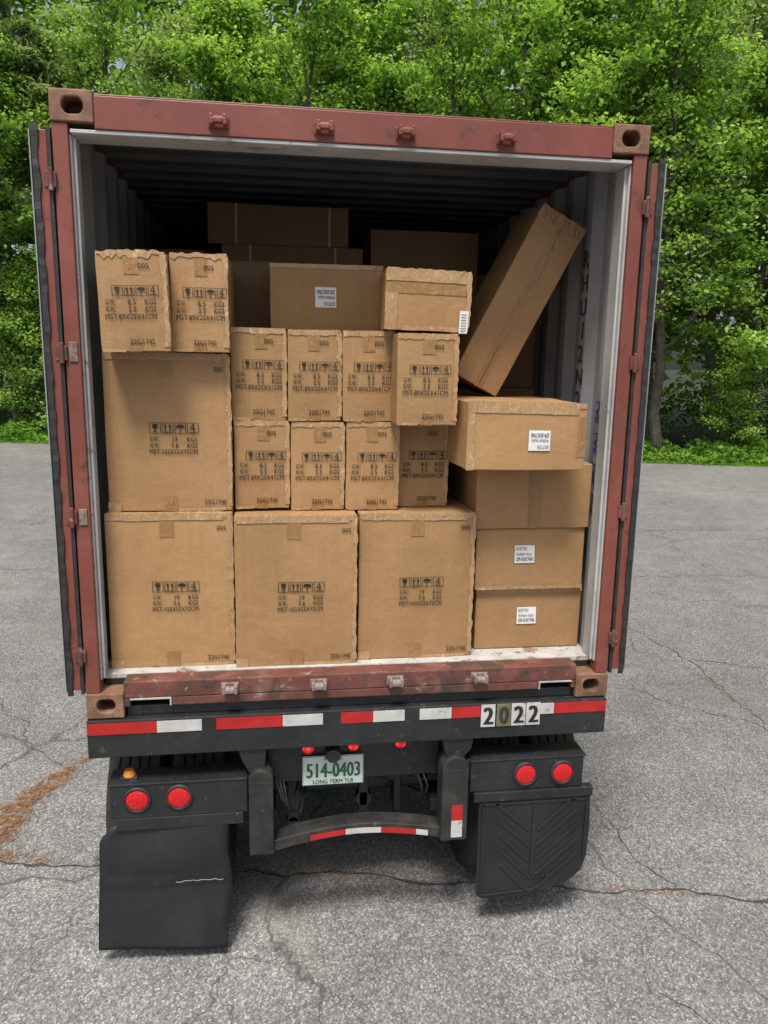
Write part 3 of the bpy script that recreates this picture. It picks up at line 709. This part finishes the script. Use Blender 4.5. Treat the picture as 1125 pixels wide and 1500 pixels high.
def tree_meshes(seed,Ht,Rc,base,nleaf,size,mat,bark='bark',kind='broad',sg=1.2):
    r=random.Random(seed); mb=MB().mat(bark); pts=[Vector((0,0,-.1))]; k=9
    for i in range(1,k+1): pts.append(pts[-1]+Vector((r.gauss(0,.16),r.gauss(0,.16),Ht*.97/k)))
    tr=.14*Ht/12; mb.tube(pts,[tr*(1-.9*i/k)+.012 for i in range(k+1)],9)
    def at(h): 
        f=min(k-1e-3,max(0,(h/Ht/.97)*k)); i=int(f); return pts[i].lerp(pts[i+1],f-i)
    cl=[]; nl=32 if kind=='broad' else 48
    for j in range(nl):
        h=base+(Ht*.97-base)*((j+.5)/nl)**.9; az=j*2.399+r.uniform(-.4,.4); u=(h-base)/(Ht-base)
        if kind=='broad': L=Rc*(math.sin(math.pi*min(1,(u*.78+.22)))**.7+.15)*r.uniform(.5,1.2); el=math.radians(18+45*u+r.uniform(-12,12))
        else: L=Rc*(1-u*.85)*r.uniform(.7,1.1); el=math.radians(5+25*u)
        p=at(h); q=[p]; d=Vector((math.cos(az)*math.cos(el),math.sin(az)*math.cos(el),math.sin(el)))
        for s in range(4):
            d=(d+Vector((r.gauss(0,.12),r.gauss(0,.12),.06 if kind=='broad' else .03))).normalized(); q.append(q[-1]+d*L/4)
        rb=max(.012,.05*(1-u)*Ht/12+.01); mb.tube(q,[rb*(1-.2*s) for s in range(5)],5)
        for s in (2,3,4): cl.append((q[s],.22 if kind=='broad' else .16))
        for s in range(3):
            b0=q[1+s]; dd=(d+Vector((r.gauss(0,.7),r.gauss(0,.7),r.gauss(.1,.3)))).normalized(); e=b0+dd*L*r.uniform(.3,.5)
            mb.tube([b0,(b0+e)/2+Vector((0,0,.05)),e],[rb*.4,rb*.25,rb*.1],4); cl.append((e,.27 if kind=='broad' else .18)); cl.append(((b0+e)/2,.20))
    tm=mb.mesh('trunk')
    C=np.array([c[0][:] for c in cl]); S=np.array([c[1] for c in cl]); n=len(C)
    wt=S**1.5; idx=rng.choice(n,nleaf,p=wt/wt.sum()); off=rng.normal(size=(nleaf,3)); off*=(S[idx]*sg)[:,None]; off[:,2]*=.45
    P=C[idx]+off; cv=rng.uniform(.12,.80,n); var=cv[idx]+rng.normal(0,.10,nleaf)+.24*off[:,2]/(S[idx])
    fm=leaf_mesh('foliage',P,size,mat,var,asp=(.72 if kind=='broad' else .16))
    return tm,fm
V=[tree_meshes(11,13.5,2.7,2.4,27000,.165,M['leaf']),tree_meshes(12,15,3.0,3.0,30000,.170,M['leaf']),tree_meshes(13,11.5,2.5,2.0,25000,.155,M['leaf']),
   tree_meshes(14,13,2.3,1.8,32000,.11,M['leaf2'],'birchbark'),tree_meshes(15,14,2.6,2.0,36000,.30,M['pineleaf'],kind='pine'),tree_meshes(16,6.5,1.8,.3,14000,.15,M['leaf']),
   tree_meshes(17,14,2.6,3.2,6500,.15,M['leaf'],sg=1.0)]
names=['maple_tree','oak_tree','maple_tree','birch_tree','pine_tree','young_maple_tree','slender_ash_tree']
def tree(v,x,off,rot=None,sc=1):
    E=empty(names[v],(x,edge_y(x)+off,ZG-.02)); E.rotation_euler=(0,0,random.random()*6.28 if rot is None else rot); E.scale=(sc,sc,sc*random.uniform(.95,1.08))
    for nm,me in zip(('trunk','foliage'),V[v]): link(bpy.data.objects.new(nm,me),E)
x=-17
seq=[0,2,1,0,4,2,0,1,2,0,1,0,2,3,1,2,0,1,2]; i=0
while x<24:
    tree(seq[i%len(seq)],x,random.uniform(1.8,4.2),sc=random.uniform(.82,1.12)); x+=random.uniform(2.2,3.1); i+=1
for x,o in ((.8,1.5),(5.3,1.3),(6.5,1.6),(9.8,1.4),(-5.2,1.5),(11.3,1.2)): tree(6,x,o,sc=random.uniform(.92,1.05))
x=-20
while x<28:
    tree(random.choice([0,1,1,2,4,3]),x,random.uniform(6,8.5),sc=random.uniform(1.1,1.3)); x+=random.uniform(2.8,3.8)
for x,o in ((-8.6,1.6),(-11,1.8),(8.6,2.4),(13.9,1.9),(16.2,1.5)): tree(5,x,o,sc=random.uniform(.55,.85))
n=95000; X=rng.uniform(-38,48,n); Yd=rng.uniform(11,17,n); top=25+2.2*np.sin(X*.5)+1.5*np.sin(X*1.3+1)
Z=rng.uniform(0,1,n)**.75*top; P=np.stack([X,21+SL*X+Yd,Z+ZG],1)
blob=np.sin(X*1.7+Z*.9)*np.sin(Z*1.6+X*.4)+rng.normal(0,.35,n); P=P[blob>-.6]; 
fm=leaf_mesh('distant_forest',P,.50,M['leaf'],.30+.3*np.sin(P[:,0]*1.1+P[:,2])+rng.normal(0,.15,len(P)),asp=.8); link(bpy.data.objects.new('distant_forest',fm))
n=45000; X=rng.uniform(-26,30,n); D=rng.uniform(0,1,n)**1.2*2.6; hmax=.14+.5*np.clip(D/1.2,0,1)*(.6+.4*np.sin(X*1.9)+.3*np.sin(X*4.3+2)); hmax=np.clip(hmax,.08,1.2)
Z=hmax*rng.uniform(0,1,n)**.6; P1=np.stack([X,20.6+SL*X+D+.12*np.sin(X*3)+.05,Z+ZG],1); v1=.4+.3*np.sin(X*2.3)*np.sin(D*5)+rng.normal(0,.15,n)
n=30000; X=rng.uniform(-28,34,n); D=rng.uniform(3,11,n); hm=np.clip(.9+.7*np.sin(X*1.3+D)*np.sin(D*1.7+X*.6)+D*.12,.2,2.6)
P2=np.stack([X,20.6+SL*X+D,ZG+hm*rng.uniform(0,1,n)**.5],1); v2=.15+rng.normal(0,.15,n)
fm=leaf_mesh('undergrowth',np.concatenate([P1,P2]),.14,M['cover'],np.concatenate([v1,v2]),asp=.7); link(bpy.data.objects.new('undergrowth',fm))
n=20000; X=rng.uniform(-26,30,n); D=rng.normal(0,.12,n); P=np.stack([X,20.6+SL*X+D+.05,ZG+rng.uniform(0,.07,n)],1)
fm=leaf_mesh('grass',P,.10,M['cover'],.55+rng.normal(0,.15,n),up=0,asp=.2); link(bpy.data.objects.new('grass',fm))
# ---------------------------------------------------------------- light, world, camera
w=bpy.data.worlds.new("World"); scene.world=w; w.use_nodes=True; nt=w.node_tree; bg=nt.nodes["Background"]
sky=nt.nodes.new("ShaderNodeTexSky"); sky.sky_type='NISHITA'; sky.sun_disc=False
el=math.radians(64); az=math.radians(200)
sky.sun_elevation=el; sky.sun_rotation=az; sky.dust_density=4.0; sky.air_density=1.0
hs=nt.nodes.new("ShaderNodeHueSaturation"); hs.inputs["Saturation"].default_value=.45
nt.links.new(sky.outputs[0],hs.inputs["Color"]); nt.links.new(hs.outputs[0],bg.inputs[0]); bg.inputs[1].default_value=.15
sd=Vector((math.sin(az)*math.cos(el),math.cos(az)*math.cos(el),math.sin(el)))
L=bpy.data.lights.new('sun','SUN'); L.energy=4.3; L.angle=math.radians(14); L.color=(1,.955,.88)
lo=link(bpy.data.objects.new('sun',L)); lo.rotation_euler=(-sd).to_track_quat('-Z','Y').to_euler(); lo.location=sd*40
yaw,pitch,roll=.1423,.1957,.0177
cy,sy=math.cos(yaw),math.sin(yaw); f0=Vector((sy,cy,0)); r0=Vector((cy,-sy,0)); u0=Vector((0,0,1))
fwd=f0*math.cos(pitch)-u0*math.sin(pitch); up=f0*math.sin(pitch)+u0*math.cos(pitch)
r=r0*math.cos(roll)+up*math.sin(roll); u=-r0*math.sin(roll)+up*math.cos(roll)
cam=bpy.data.cameras.new('camera'); cam.sensor_fit='VERTICAL'; cam.sensor_height=36; cam.sensor_width=27; cam.lens=1127/1500*36; cam.clip_end=1500
co=link(bpy.data.objects.new('camera',cam)); m=Matrix((r,u,-fwd)).transposed().to_4x4(); m.translation=Vector((-.3753,-3.33,1.5969)); co.matrix_world=m
scene.camera=co
scene.view_settings.view_transform='Standard'; scene.view_settings.look='None'; scene.view_settings.exposure=0
